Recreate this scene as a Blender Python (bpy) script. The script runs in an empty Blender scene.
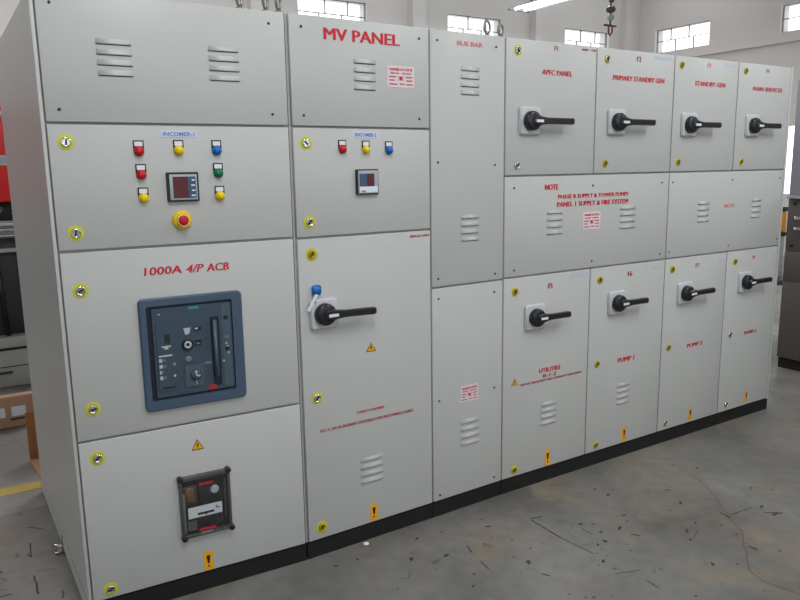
import bpy, bmesh, math, random
from mathutils import Vector, Matrix
random.seed(7)
SC = bpy.context.scene
COL = SC.collection
PI = math.pi

# ------------------------------------------------------------------ materials
def mat(name, col, rough=0.5, metal=0.0, noise=0.0, nscale=8.0, bump=0.0, bscale=60.0, emit=None, spec=0.5, coat=0.0):
    m = bpy.data.materials.new(name); m.use_nodes = True
    nt = m.node_tree; b = nt.nodes['Principled BSDF']
    b.inputs['Base Color'].default_value = (*col, 1)
    b.inputs['Roughness'].default_value = rough
    b.inputs['Metallic'].default_value = metal
    b.inputs['Specular IOR Level'].default_value = spec
    b.inputs['Coat Weight'].default_value = coat
    tc = nt.nodes.new('ShaderNodeTexCoord')
    if noise:
        n = nt.nodes.new('ShaderNodeTexNoise'); n.inputs['Scale'].default_value = nscale; n.inputs['Detail'].default_value = 6
        nt.links.new(tc.outputs['Object'], n.inputs['Vector'])
        r = nt.nodes.new('ShaderNodeMix'); r.data_type = 'RGBA'
        r.inputs[6].default_value = (*[c*(1-noise) for c in col], 1)
        r.inputs[7].default_value = (*[min(1, c*(1+noise)) for c in col], 1)
        nt.links.new(n.outputs['Fac'], r.inputs[0]); nt.links.new(r.outputs[2], b.inputs['Base Color'])
    if bump:
        n2 = nt.nodes.new('ShaderNodeTexNoise'); n2.inputs['Scale'].default_value = bscale; n2.inputs['Detail'].default_value = 3
        nt.links.new(tc.outputs['Object'], n2.inputs['Vector'])
        bp = nt.nodes.new('ShaderNodeBump'); bp.inputs['Strength'].default_value = bump; bp.inputs['Distance'].default_value = 0.002
        nt.links.new(n2.outputs['Fac'], bp.inputs['Height']); nt.links.new(bp.outputs['Normal'], b.inputs['Normal'])
    if emit:
        b.inputs['Emission Color'].default_value = (*emit[0], 1); b.inputs['Emission Strength'].default_value = emit[1]
    return m

def srgb(r, g, b):
    f = lambda c: (c/255/12.92) if c/255 <= 0.04045 else ((c/255+0.055)/1.055)**2.4
    return (f(r), f(g), f(b))

PAINT = mat('panel_paint', srgb(187, 188, 185), 0.42, noise=0.012, nscale=3, bump=0.12, bscale=420)
PAINT2 = mat('aged_panel_paint', srgb(152, 150, 160), 0.45, noise=0.03, nscale=4)
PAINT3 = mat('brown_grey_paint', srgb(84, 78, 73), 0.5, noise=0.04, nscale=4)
BLACK = mat('plinth_black', srgb(9, 9, 10), 0.6, noise=0.2, nscale=20)
YCUP = mat('yellow_passivated_zinc', srgb(176, 160, 40), 0.35, metal=0.5)
BPLAS = mat('black_plastic', srgb(27, 27, 29), 0.33)
DARK = mat('dark_recess', srgb(34, 35, 37), 0.7)
SLIT = mat('louvre_slit_shade', srgb(70, 71, 72), 0.8)
WPLAS = mat('white_plastic', srgb(222, 224, 230), 0.35)
PLATE = mat('backplate_grey', srgb(200, 202, 206), 0.4)
PALE = mat('pale_tape', srgb(205, 212, 232), 0.4)
TAPE = mat('faint_tape', srgb(188, 194, 208), 0.4)
YEL = mat('yellow_foil', srgb(205, 200, 30), 0.4)
YEL2 = mat('yellow_plastic', srgb(232, 200, 10), 0.3)
ORY = mat('warning_yellow', srgb(232, 168, 10), 0.45)
REDP = mat('red_plastic', srgb(190, 16, 24), 0.3)
BLUEP = mat('blue_plastic', srgb(8, 100, 186), 0.3)
GREENP = mat('green_plastic', srgb(14, 110, 70), 0.3)
CHROME = mat('chrome', srgb(215, 215, 212), 0.22, metal=1.0)
STEEL = mat('zinc_steel', srgb(150, 148, 143), 0.38, metal=0.8)
DSTEEL = mat('screw_steel', srgb(70, 70, 70), 0.5, metal=0.4)
INK = mat('red_ink', srgb(200, 14, 38), 0.5)
INKD = mat('dark_red_ink', srgb(172, 34, 50), 0.5)
INKP = mat('pink_ink', srgb(228, 120, 125), 0.5)
INKB = mat('blue_ink', srgb(96, 128, 190), 0.5)
INKK = mat('black_ink', srgb(25, 20, 20), 0.5)
PAPER = mat('sticker_paper', srgb(222, 205, 208), 0.5)
NAVY = mat('breaker_frame', srgb(66, 84, 106), 0.42, noise=0.04, nscale=30)
SLATE = mat('breaker_face', srgb(58, 74, 88), 0.38, noise=0.06, nscale=20)
SLATE2 = mat('breaker_insert', srgb(72, 88, 98), 0.4)
NGROOVE = mat('breaker_groove', srgb(14, 20, 32), 0.5)
TEAL = mat('teal_mark', srgb(40, 150, 140), 0.4)
LGREY = mat('light_mark', srgb(180, 188, 196), 0.4)
METGREY = mat('meter_bezel', srgb(165, 172, 180), 0.35)
METRED = mat('meter_display', srgb(98, 52, 58), 0.12)
METBLUE = mat('meter_glass', srgb(70, 92, 122), 0.15)
SMOKE = mat('smoky_frame', srgb(78, 77, 77), 0.3)
BRASS = mat('busbar_copper', srgb(150, 105, 60), 0.35, metal=0.7)
GREYCOMP = mat('grey_component', srgb(110, 116, 116), 0.4)
REDM = mat('machine_red', srgb(214, 30, 24), 0.4, noise=0.04, nscale=3)
MGREY = mat('machine_grey', srgb(172, 173, 170), 0.55, noise=0.06, nscale=4)
MDARK = mat('machine_dark', srgb(52, 52, 54), 0.5, noise=0.1, nscale=6)
RAIL = mat('polished_rail', srgb(190, 195, 205), 0.25, metal=0.9)
CARD = mat('cardboard', srgb(176, 140, 116), 0.85, noise=0.06, nscale=12)
CARD2 = mat('brown_cardboard', srgb(150, 96, 62), 0.85, noise=0.07, nscale=10)
CARD3 = mat('inner_cardboard', srgb(190, 140, 112), 0.85, noise=0.06, nscale=10)
ORANGE = mat('orange_paint', srgb(224, 150, 30), 0.45)
WALL = mat('wall_paint', srgb(206, 201, 197), 0.85, noise=0.035, nscale=0.7)
WALLR = mat('wall_paint_right', srgb(202, 196, 192), 0.85, noise=0.04, nscale=0.6)
CEIL = mat('ceiling_sheet', srgb(190, 190, 186), 0.8, noise=0.03, nscale=1)
FRAME = mat('window_bar', srgb(120, 120, 118), 0.5)
LINE = mat('floor_yellow', srgb(172, 150, 62), 0.65, noise=0.3, nscale=14)
MARK = mat('floor_mark', srgb(62, 57, 54), 0.75)
TUBE = mat('tube_glow', (1, 1, 1), 0.4, emit=((0.96, 0.98, 1.0), 9.0))
SHADE = mat('enamel_reflector', srgb(225, 226, 226), 0.4)
SHADEB = mat('fixture_grey', srgb(90, 90, 92), 0.5)
HOOKG = mat('hoist_grey', srgb(92, 92, 90), 0.5, metal=0.5)
RUST = mat('rusty_hook', srgb(140, 84, 62), 0.6)

def clear_cover():
    m = bpy.data.materials.new('clear_cover'); m.use_nodes = True
    nt = m.node_tree; nt.nodes.clear()
    o = nt.nodes.new('ShaderNodeOutputMaterial'); t = nt.nodes.new('ShaderNodeBsdfTransparent')
    g = nt.nodes.new('ShaderNodeBsdfGlossy'); mx = nt.nodes.new('ShaderNodeMixShader')
    t.inputs[0].default_value = (0.95, 0.955, 0.955, 1); g.inputs['Roughness'].default_value = 0.12
    g.inputs[0].default_value = (0.8, 0.8, 0.8, 1)
    mx.inputs[0].default_value = 0.05
    nt.links.new(t.outputs[0], mx.inputs[1]); nt.links.new(g.outputs[0], mx.inputs[2]); nt.links.new(mx.outputs[0], o.inputs[0])
    return m
CLEAR = clear_cover()

def floor_mat(name='worn_concrete', gain=1.0):
    m = bpy.data.materials.new(name); m.use_nodes = True
    nt = m.node_tree; b = nt.nodes['Principled BSDF']; tc = nt.nodes.new('ShaderNodeTexCoord')
    def noise(s, d=8, dist=0.0):
        n = nt.nodes.new('ShaderNodeTexNoise'); n.inputs['Scale'].default_value = s; n.inputs['Detail'].default_value = d
        n.inputs['Distortion'].default_value = dist; nt.links.new(tc.outputs['Object'], n.inputs['Vector']); return n
    def ramp(src, p0, c0, p1, c1):
        r = nt.nodes.new('ShaderNodeValToRGB'); r.color_ramp.elements[0].position = p0; r.color_ramp.elements[0].color = (*c0, 1)
        r.color_ramp.elements[1].position = p1; r.color_ramp.elements[1].color = (*c1, 1)
        nt.links.new(src, r.inputs[0]); return r
    g_ = lambda c: tuple(v*gain for v in c)
    a0 = ramp(noise(1.1, 10, .6).outputs['Fac'], .34, g_(srgb(92, 90, 86)), .66, g_(srgb(130, 128, 125)))
    br = ramp(noise(2.3, 6, .8).outputs['Fac'], .50, (0, 0, 0), .68, (1, 1, 1))
    a = nt.nodes.new('ShaderNodeMix'); a.data_type = 'RGBA'; a.inputs[7].default_value = (*g_(srgb(126, 118, 106)), 1)
    nt.links.new(br.outputs[0], a.inputs[0]); nt.links.new(a0.outputs[0], a.inputs[6])
    f = ramp(noise(14, 8).outputs['Fac'], .3, (0.86, 0.855, 0.85), .7, (1.06, 1.06, 1.05))
    mul = nt.nodes.new('ShaderNodeMix'); mul.data_type = 'RGBA'; mul.blend_type = 'MULTIPLY'; mul.inputs[0].default_value = 1
    nt.links.new(a.outputs[2], mul.inputs[6]); nt.links.new(f.outputs[0], mul.inputs[7])
    # small dark scuffs
    v = ramp(noise(9, 3, 1.5).outputs['Fac'], .69, (1, 1, 1), .74, (0.62, 0.6, 0.58))
    mul2 = nt.nodes.new('ShaderNodeMix'); mul2.data_type = 'RGBA'; mul2.blend_type = 'MULTIPLY'; mul2.inputs[0].default_value = 1
    nt.links.new(mul.outputs[2], mul2.inputs[6]); nt.links.new(v.outputs[0], mul2.inputs[7])
    nt.links.new(mul2.outputs[2], b.inputs['Base Color'])
    rr = ramp(noise(2.2, 6).outputs['Fac'], .3, (.36,)*3, .7, (.6,)*3)
    nt.links.new(rr.outputs[0], b.inputs['Roughness'])
    bp = nt.nodes.new('ShaderNodeBump'); bp.inputs['Strength'].default_value = .25; bp.inputs['Distance'].default_value = .004
    nt.links.new(noise(35, 6).outputs['Fac'], bp.inputs['Height']); nt.links.new(bp.outputs['Normal'], b.inputs['Normal'])
    return m
CONC = floor_mat(); CONC2 = floor_mat('paler_concrete', 1.32)

# ------------------------------------------------------------------ mesh builder
class MB:
    def __init__(s): s.bm = bmesh.new(); s.mats = []
    def mi(s, m):
        if m not in s.mats: s.mats.append(m)
        return s.mats.index(m)
    def _add(s, geom_faces, m, smooth=False):
        i = s.mi(m)
        for f in geom_faces: f.material_index = i; f.smooth = smooth
    def box(s, x0, x1, y0, y1, z0, z1, m, bev=0.0, seg=2):
        t = bmesh.new()
        vs = [t.verts.new((x, y, z)) for x in (x0, x1) for y in (y0, y1) for z in (z0, z1)]
        for q in ((0,1,3,2),(4,6,7,5),(0,4,5,1),(2,3,7,6),(0,2,6,4),(1,5,7,3)): t.faces.new([vs[i] for i in q])
        if bev:
            bmesh.ops.bevel(t, geom=t.edges[:], offset=bev, segments=seg, affect='EDGES', profile=0.5)
        bmesh.ops.recalc_face_normals(t, faces=t.faces[:])
        s.merge(t, m, bool(bev)); return s
    def merge(s, t, m, smooth=False):
        i = s.mi(m); mp = {}
        for v in t.verts: mp[v] = s.bm.verts.new(v.co)
        for f in t.faces:
            try: nf = s.bm.faces.new([mp[v] for v in f.verts])
            except ValueError: continue
            nf.material_index = i; nf.smooth = smooth
        t.free()
    def prism(s, pts, axis, a0, a1, m, smooth=False):
        """extrude closed 2D outline pts along axis; pts are the two other axes in order"""
        t = bmesh.new()
        def P(p, a):
            if axis == 'x': return (a, p[0], p[1])
            if axis == 'y': return (p[0], a, p[1])
            return (p[0], p[1], a)
        A = [t.verts.new(P(p, a0)) for p in pts]; B = [t.verts.new(P(p, a1)) for p in pts]
        t.faces.new(A); t.faces.new(B[::-1]); n = len(pts)
        for i in range(n): t.faces.new((A[i], B[i], B[(i+1) % n], A[(i+1) % n]))
        bmesh.ops.recalc_face_normals(t, faces=t.faces[:])
        s.merge(t, m, smooth); return s
    def lathe(s, prof, c, m, axis='y', n=28, smooth=True):
        """prof: list of (radius, height) revolved about axis through c; height along -y (towards the viewer) or +z"""
        t = bmesh.new(); rings = []
        for r, h in prof:
            ring = []
            for k in range(n):
                a = 2*PI*k/n; u, v = r*math.cos(a), r*math.sin(a)
                if axis == 'y': p = (c[0]+u, c[1]-h, c[2]+v)
                elif axis == 'z': p = (c[0]+u, c[1]+v, c[2]+h)
                else: p = (c[0]+h, c[1]+u, c[2]+v)
                ring.append(t.verts.new(p))
            rings.append(ring)
        for a, b in zip(rings, rings[1:]):
            for k in range(n): t.faces.new((a[k], a[(k+1) % n], b[(k+1) % n], b[k]))
        t.faces.new(rings[0]); t.faces.new(rings[-1][::-1])
        bmesh.ops.recalc_face_normals(t, faces=t.faces[:])
        i = s.mi(m); mp = {v: s.bm.verts.new(v.co) for v in t.verts}
        for f in t.faces:
            nf = s.bm.faces.new([mp[v] for v in f.verts]); nf.material_index = i; nf.smooth = smooth and len(f.verts) == 4
        t.free(); return s
    def tube(s, pts, r, m, n=8, closed=False):
        t = bmesh.new(); P = [Vector(p) for p in pts]; rings = []; N = len(P)
        for i, p in enumerate(P):
            if closed: d = P[(i+1) % N]-P[i-1]
            else: d = P[min(i+1, N-1)]-P[max(i-1, 0)]
            d.normalize(); u = d.cross(Vector((0.13, 0.31, 0.94))).normalized(); w = d.cross(u)
            if i and rings:
                pass
            rings.append([t.verts.new(p+r*(u*math.cos(2*PI*k/n)+w*math.sin(2*PI*k/n))) for k in range(n)])
        pr = list(zip(rings, rings[1:]))
        if closed: pr.append((rings[-1], rings[0]))
        for a, b in pr:
            for k in range(n): t.faces.new((a[k], a[(k+1) % n], b[(k+1) % n], b[k]))
        if not closed: t.faces.new(rings[0]); t.faces.new(rings[-1][::-1])
        bmesh.ops.recalc_face_normals(t, faces=t.faces[:])
        s.merge(t, m, True); return s
    def text(s, txt, x, z, h, m, width=None, y=-0.0012, bold=0.008, align='LEFT', shear=0.0, rot=0.0, depth=0.0006, heavy=0):
        """lettering with cap height h, baseline-left at x,z, facing -y"""
        cu = bpy.data.curves.new('t', 'FONT'); cu.body = txt; cu.size = 1; cu.offset = bold; cu.extrude = 0; cu.resolution_u = 2
        cu.shear = shear
        ob = bpy.data.objects.new('t', cu); COL.objects.link(ob)
        dg = bpy.context.evaluated_depsgraph_get(); me = bpy.data.meshes.new_from_object(ob.evaluated_get(dg))
        xs = [v.co.x for v in me.vertices]; ys = [v.co.y for v in me.vertices]
        k = h/0.70; x0 = min(xs); w = max(xs)-x0
        kx = width/w if width else k
        off = {'LEFT': 0, 'CENTER': -w*kx/2}[align]
        cr, sr = math.cos(rot), math.sin(rot)
        t = bmesh.new(); t.from_mesh(me)
        for v in t.verts:
            a, b = (v.co.x-x0)*kx+off, v.co.y*k
            v.co = Vector((x+a*cr-b*sr, y, z+a*sr+b*cr))
        ext = bmesh.ops.extrude_face_region(t, geom=t.faces[:])
        for v in [g for g in ext['geom'] if isinstance(g, bmesh.types.BMVert)]: v.co.y += depth
        bmesh.ops.recalc_face_normals(t, faces=t.faces[:])
        if heavy:
            for q_, dx_ in enumerate((-0.032*h*heavy, 0.032*h*heavy)):
                t2 = t.copy()
                for v in t2.verts: v.co.x += dx_; v.co.y -= 0.0002*(q_+1)
                s.merge(t2, m)
        s.merge(t, m)
        bpy.data.objects.remove(ob); bpy.data.curves.remove(cu); bpy.data.meshes.remove(me)
        return s
    def build(s, name, parent=None, label=None):
        me = bpy.data.meshes.new(name); s.bm.to_mesh(me); s.bm.free()
        for m in s.mats: me.materials.append(m)
        o = bpy.data.objects.new(name, me); COL.objects.link(o)
        if parent: o.parent = parent
        if label: o['label'] = label
        return o

def tag(o, label=None, cat=None, group=None, kind=None):
    if label: o['label'] = label
    if cat: o['category'] = cat
    if group: o['group'] = group
    if kind: o['kind'] = kind
    return o
def empty(name, loc, rz=0):
    o = bpy.data.objects.new(name, None); COL.objects.link(o); o.location = loc; o.rotation_euler = (0, 0, rz)
    o.empty_display_size = 0.1; return o

def rrect(x0, x1, z0, z1, r, n=5):
    pts = []
    for cx, cz, a in ((x1-r, z1-r, 0), (x0+r, z1-r, 90), (x0+r, z0+r, 180), (x1-r, z0+r, 270)):
        for k in range(n+1):
            t = math.radians(a+90*k/n); pts.append((cx+r*math.cos(t), cz+r*math.sin(t)))
    return pts

# ------------------------------------------------------------------ cabinet parts (local frame: x right, y into the cabinet, z up)
G = 0.0042   # half of the gap between neighbouring doors
def panel(root, name, x0, x1, z0, z1, gl=G, gr=G):
    b = MB(); b.box(x0+gl, x1-gr, 0, 0.019, z0+G, z1-G, PAINT, 0.0022, 2)
    return b.build(name, root)
def louvres(par, x0, x1, ztop, n=4, step=0.0335):
    b = MB()
    for k in range(n):
        z = ztop-k*step
        prof = [(0.0008, z+0.016), (-0.0008, z+0.013), (-0.0026, z+0.007), (-0.0040, z+0.001), (-0.0044, z-0.0025), (-0.003, z-0.003), (0.0008, z-0.0028)]
        b.prism(prof, 'x', x0, x1, PAINT, True)
        b.box(x0+0.003, x1-0.003, -0.0015, 0.0004, z-0.0052, z-0.0029, SLIT)  # dark strip painted in for the shaded opening under each lip
    return b.build('louvre_vent', par)
def screw(par, x, z):
    b = MB(); b.lathe([(0.0052, -0.0005), (0.0052, 0.0015), (0.0040, 0.0030), (0.002, 0.0034)], (x, 0, z), DSTEEL, n=14)
    a = random.uniform(0, PI); c, s_ = math.cos(a)*0.0042, math.sin(a)*0.0042
    b.box(x-0.0042, x+0.0042, -0.0041, -0.003, z-0.0008, z+0.0008, BLACK)
    return b.build('screw', par)
def latch(par, x, z, ang=0.6, ring=0.026, silver=True):
    b = MB()
    b.lathe([(ring, -0.0003), (ring, 0.0009), (ring-0.001, 0.0012)], (x, 0, z), YEL, n=28)
    b.lathe([(0.0165, 0.0), (0.0165, 0.004), (0.0145, 0.0065), (0.0118, 0.0065), (0.0108, 0.0035)], (x, -0.001, z), CHROME if silver else YCUP, n=24)
    c, s_ = math.cos(ang), math.sin(ang)
    # double-bit key insert
    t = [(-0.0095, -0.0028), (0.0095, -0.0028), (0.0095, 0.0028), (-0.0095, 0.0028)]
    b.prism([(x+p*c-q*s_, z+p*s_+q*c) for p, q in t], 'y', -0.0078, -0.0045, DARK)
    return b.build('latch', par, 'round quarter-turn latch on a yellow disc')
def handle(root, x, z, length=0.235, droop=0.0, plate=0.064, tone=None):
    h = empty('rotary_handle', (x, 0, z)); h.parent = root
    b = MB(); b.prism(rrect(-plate, plate, -plate, plate, 0.014), 'y', -0.011, 0, PLATE, True)
    b.prism(rrect(-plate+0.006, plate-0.006, -plate+0.006, plate-0.006, 0.012), 'y', -0.014, -0.0105, PLATE)
    b.build('backplate', h, 'white plastic backplate')
    b = MB(); b.lathe([(0.0455, 0.0), (0.0455, 0.010), (0.0445, 0.022), (0.042, 0.027), (0.034, 0.030), (0.015, 0.031)], (0, -0.0135, 0), BPLAS, n=36)
    b.build('knob', h, 'black round knob')
    b = MB()
    t = bmesh.new()
    secs = [(-0.012, 0.010, 0.012), (0.0, 0.019, 0.016), (0.030, 0.022, 0.017), (0.050, 0.0175, 0.018), (0.078, 0.0145, 0.019), (length*0.7, 0.0145, 0.020), (length-0.008, 0.0150, 0.020), (length, 0.0120, 0.016)]
    rings = []
    for (u, hz, th) in secs:
        pts = [(-hz, 0), (-hz, -th*0.7), (-hz*0.7, -th), (hz*0.7, -th), (hz, -th*0.7), (hz, 0)]
        rings.append([t.verts.new((u, -0.036+q, p+math.sin(droop)*u)) for p, q in pts])
    for a, c in zip(rings, rings[1:]):
        for k in range(6): t.faces.new((a[k], a[(k+1) % 6], c[(k+1) % 6], c[k]))
    t.faces.new(rings[0]); t.faces.new(rings[-1][::-1])
    bmesh.ops.recalc_face_normals(t, faces=t.faces[:]); b.merge(t, BPLAS, False)
    b.build('lever', h, 'black grip lever pointing right')
    b = MB(); b.box(0.001, 0.045, -0.0540, -0.0515, -0.0075+math.sin(droop)*0.04, 0.0045+math.sin(droop)*0.04, WPLAS)
    b.build('indicator_mark', h, 'white indicator window on the lever')
    return h
def lamp(root, x, z, lens_mat, colour):
    o = empty('indicator_lamp', (x-0.002, 0, z+0.008)); o.parent = root
    b = MB(); b.box(-0.018, 0.018, -0.0035, 0, -0.004, 0.027, BPLAS, 0.001)
    b.box(-0.0135, 0.0135, -0.0043, -0.0034, 0.007, 0.0225, WPLAS)
    b.build('label_plate', o, 'black framed white label plate')
    b = MB(); b.lathe([(0.0175, 0.0), (0.0175, 0.006), (0.0155, 0.009)], (0, -0.0005, -0.0095), lens_mat, n=24)
    b.lathe([(0.0145, 0.008), (0.0145, 0.013), (0.012, 0.0165), (0.0065, 0.0192), (0.002, 0.0198)], (0, -0.0005, -0.0095), lens_mat, n=24)
    b.build('lens', o, colour+' lens')
    return o
def lettering(par, items, name='lettering', label=None):
    for it in items:
        it = dict(it); it['heavy'] = min(2.0, it.pop('bold', 0.02)/0.018); it['bold'] = 0.0
        b = MB(); b.text(**it)
        b.build(name, par, ('pink' if it['m'] is INKP else 'red')+' lettering reading '+it['txt'])
def T(txt, x, z, h, m=INK, **k): return dict(txt=txt, x=x, z=z, h=h, m=m, **k)
def plate(par, x0, x1, z0, z1, txt, ink=INKB, name='name_plate', base=PALE, h=None):
    b = MB(); b.box(x0, x1, -0.0012, 0.0004, z0, z1, base)
    hh = h or (z1-z0)*0.58
    b.text(txt, (x0+x1)/2, z0+(z1-z0-hh)/2, hh, ink, width=(x1-x0)*0.86, align='CENTER', y=-0.0022, bold=0.02)
    return b.build(name, par, 'pale blue name plate')
def notice(par, x0, x1, z0, z1):
    b = MB(); b.box(x0, x1, -0.0012, 0.0004, z0, z1, PAPER)
    w, h = x1-x0, z1-z0; c = (x0+x1)/2
    b.text('DANGER 415 VOLTS', c, z1-h*0.22, h*0.11, INK, width=w*0.84, align='CENTER', y=-0.0022, bold=0.03)
    b.text('KEEP AWAY', x0+w*0.12, z1-h*0.38, h*0.07, INKD, width=w*0.32, y=-0.0022, bold=0.02)
    b.text('LIVE PARTS', x0+w*0.54, z1-h*0.38, h*0.07, INKD, width=w*0.34, y=-0.0022, bold=0.02)
    # skull and crossbones
    sx, sz, r = c, z0+h*0.42, h*0.085
    b.lathe([(r, 0), (r*0.9, 0.0004)], (sx, -0.0018, sz+r*0.2), INK, n=14)
    b.box(sx-r*0.5, sx+r*0.5, -0.0022, -0.0016, sz-r*1.1, sz-r*0.4, INK)
    for s_ in (-1, 1):
        b.prism([(sx-r*2, sz-s_*r*1.0-r*0.18), (sx+r*2, sz+s_*r*1.0-r*0.18), (sx+r*2, sz+s_*r*1.0+r*0.18), (sx-r*2, sz-s_*r*1.0+r*0.18)], 'y', -0.0021, -0.0012, INKD)
    for (u, v, l) in ((0.07, 0.46, 0.25), (0.68, 0.46, 0.25), (0.07, 0.30, 0.2), (0.70, 0.30, 0.22), (0.07, 0.12, 0.3), (0.45, 0.14, 0.18), (0.70, 0.12, 0.24)):
        b.box(x0+w*u, x0+w*(u+l), -0.0019, -0.0012, z0+h*v, z0+h*(v+0.05), INKD)
    return b.build('danger_notice', par, 'white notice printed in red')
def triangle(par, x, z, w=0.046, h=0.042):
    b = MB(); b.prism([(x-w/2, z), (x+w/2, z), (x, z+h)], 'y', -0.0012, 0.0003, INKK)
    k = 0.82; zz = z+h*0.07
    b.prism([(x-w/2*k, zz), (x+w/2*k, zz), (x, zz+h*k)], 'y', -0.0019, -0.001, ORY)
    b.prism([(x-0.0015, z+h*.62), (x+0.004, z+h*.62), (x+0.001, z+h*.42), (x+0.0045, z+h*.42), (x-0.002, z+h*.14), (x, z+h*.36), (x-0.004, z+h*.36)], 'y', -0.0026, -0.0018, INKK)
    return b.build('warning_triangle', par, 'yellow electric shock triangle')
def arrow_sticker(par, x, z, w=0.034, h=0.074):
    b = MB(); b.box(x-w/2, x+w/2, -0.0012, 0.0003, z-h/2, z+h/2, ORY)
    b.prism([(x-0.0035, z-h*.12), (x+0.0035, z-h*.12), (x+0.008, z+h*.3), (x-0.008, z+h*.3)], 'y', -0.0019, -0.001, INKK)
    b.prism([(x-0.0045, z-h*.32), (x+0.0045, z-h*.32), (x+0.0045, z-h*.22), (x-0.0045, z-h*.22)], 'y', -0.0019, -0.001, INKD)
    return b.build('warning_sticker', par, 'narrow yellow warning sticker')
def tape(par, x0, x1, z0, z1):
    b = MB(); b.box(x0, x1, -0.0008, 0.0003, z0, z1, TAPE); return b.build('tape_label', par, 'pale blue strip of tape')
def eye(par, x, y, r=0.026, tilt=0.0):
    b = MB(); z0 = 2.205
    b.lathe([(0.016, 0), (0.016, 0.006), (0.0075, 0.008), (0.0075, 0.016)], (x, y, z0-0.004), STEEL, axis='z', n=14)
    c, s_ = math.cos(tilt), math.sin(tilt)
    pts = [(x+r*math.cos(2*PI*k/18)*c, y+r*math.cos(2*PI*k/18)*s_, z0+0.010+r+r*1.15*math.sin(2*PI*k/18)) for k in range(18)]
    b.tube(pts, 0.0055, STEEL, closed=True)
    return b.build('lifting_eye', par, 'steel lifting eye on the roof edge')

ROOTS = []
def cubicle(p0, p1, depth, label, xr_world=None, left_lip=0.0, right_lip=0.0):
    dx, dy = p1[0]-p0[0], p1[1]-p0[1]; ang = math.atan2(dy, dx); W = math.hypot(dx, dy)
    root = empty('switchgear_cubicle', (p0[0], p0[1], 0), ang)
    tag(root, label, 'electrical panel', 'cubicles of the grey switchgear line-up')
    ca, sa = math.cos(-ang), math.sin(-ang)
    def loc(x, y): x -= p0[0]; y -= p0[1]; return (x*ca-y*sa, x*sa+y*ca)
    g = 0.0015
    bl = loc(p0[0]-left_lip+g, depth); br = loc(p1[0]+right_lip-g, depth)
    b = MB(); b.prism([(-left_lip+g, 0.0205), (W+right_lip-g, 0.0205), br, bl], 'z', 0.072, 2.1985, PAINT)
    if left_lip: b.box(-left_lip+g, -0.0015, 0.0, 0.021, 0.072, 2.1985, PAINT, 0.0015)
    if right_lip: b.box(W+0.0015, W+right_lip-g, 0.0, 0.021, 0.072, 2.1985, PAINT, 0.0015)
    b.build('body', root)
    b = MB(); b.prism([(-left_lip+g, 0.006), (W+right_lip-g, 0.006), br, bl], 'z', 0.0, 0.0715, BLACK); b.build('plinth', root, 'black steel plinth')
    ROOTS.append(root); return root, W

DEP = 1.38
T0, B0 = 2.2, 0.076
# ---- cubicle 1 : incomer with the air circuit breaker
r1, W1 = cubicle((-1.4915, 0.027), (-0.6530, -0.019), DEP, 'leftmost, widest grey cubicle, with a blue-grey 1000 amp circuit breaker', left_lip=0.014)
c = panel(r1, 'cover_panel', 0, W1, 1.786, T0, gr=0.007)
for x, z in ((0.046, 2.160), (0.046, 1.830), (0.773, 2.152), (0.773, 1.829)): screw(c, x, z)
louvres(c, 0.174, 0.286, 2.046); louvres(c, 0.545, 0.655, 2.046)
for x in (0.683, 0.782, 0.832): eye(r1, x, 0.05, tilt=0.9)
d = panel(r1, 'door', 0, W1, 1.364, 1.786, gr=0.007)
latch(d, 0.057, 1.725, 1.5); latch(d, 0.061, 1.426, 1.4)
plate(d, 0.360, 0.487, 1.743, 1.766, 'INCOMER-1')
for x, z, m, n in ((0.286, 1.697, REDP, 'red'), (0.288, 1.617, REDP, 'red'), (0.290, 1.537, YEL2, 'yellow'), (0.421, 1.699, YEL2, 'yellow'),
                   (0.556, 1.699, BLUEP, 'blue'), (0.557, 1.618, GREENP, 'green'), (0.558, 1.536, YEL2, 'yellow')):
    lamp(r1, x, z, m, n)
o = empty('panel_meter', (0.424, 0, 1.5705)); o.parent = r1
b = MB(); b.prism(rrect(-0.0555, 0.0555, -0.0515, 0.0515, 0.004), 'y', -0.012, 0, DARK); b.build('housing', o, 'dark meter housing')
b = MB()
b.box(-0.047, 0.049, -0.0145, -0.0119, -0.0455, 0.0440, METGREY, 0.001); b.build('bezel', o, 'light grey meter bezel')
b = MB(); b.box(-0.036, 0.017, -0.0155, -0.0144, -0.039, 0.036, METRED); b.build('display', o, 'dark red meter display')
b = MB(); b.box(0.017, 0.044, -0.0155, -0.0144, -0.039, 0.036, METBLUE)
for k in range(4):
    z = 0.024-k*0.018; b.box(0.030-0.003*(k % 2), 0.041, -0.0164, -0.0154, z-0.003, z+0.002, WPLAS)
b.build('keypad', o, 'blue-grey meter keypad')
o = empty('emergency_stop', (0.414, 0, 1.453)); o.parent = r1
b = MB(); b.lathe([(0.035, 0), (0.035, 0.003), (0.031, 0.012), (0.027, 0.015)], (0, 0, 0), YEL2, n=32); b.build('base_disc', o, 'yellow disc')
b = MB(); b.lathe([(0.013, 0.002), (0.013, 0.014), (0.018, 0.020), (0.0195, 0.025), (0.018, 0.029), (0.012, 0.032), (0.004, 0.033)], (0, 0, 0), REDP, n=32)
b.prism([(0.004+0.012*math.cos(a), 0.012*math.sin(a)) for a in (0, 2.1, 4.2)], 'y', -0.0342, -0.032, REDP)
b.build('push_button', o, 'red mushroom push button')
b = MB(); pts = [(0.0195*math.cos(2*PI*k/24), -0.0265, 0.0195*math.sin(2*PI*k/24)) for k in range(24)]
b.tube(pts, 0.0026, mat('pale_yellow', srgb(235, 205, 150), 0.4), n=6, closed=True); b.build('arrow_ring', o, 'pale ring on the button')
d = panel(r1, 'door', 0, W1, 0.693, 1.364, gr=0.007)
latch(d, 0.058, 1.229, 0.5); latch(d, 0.063, 0.807, 0.2)
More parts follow.
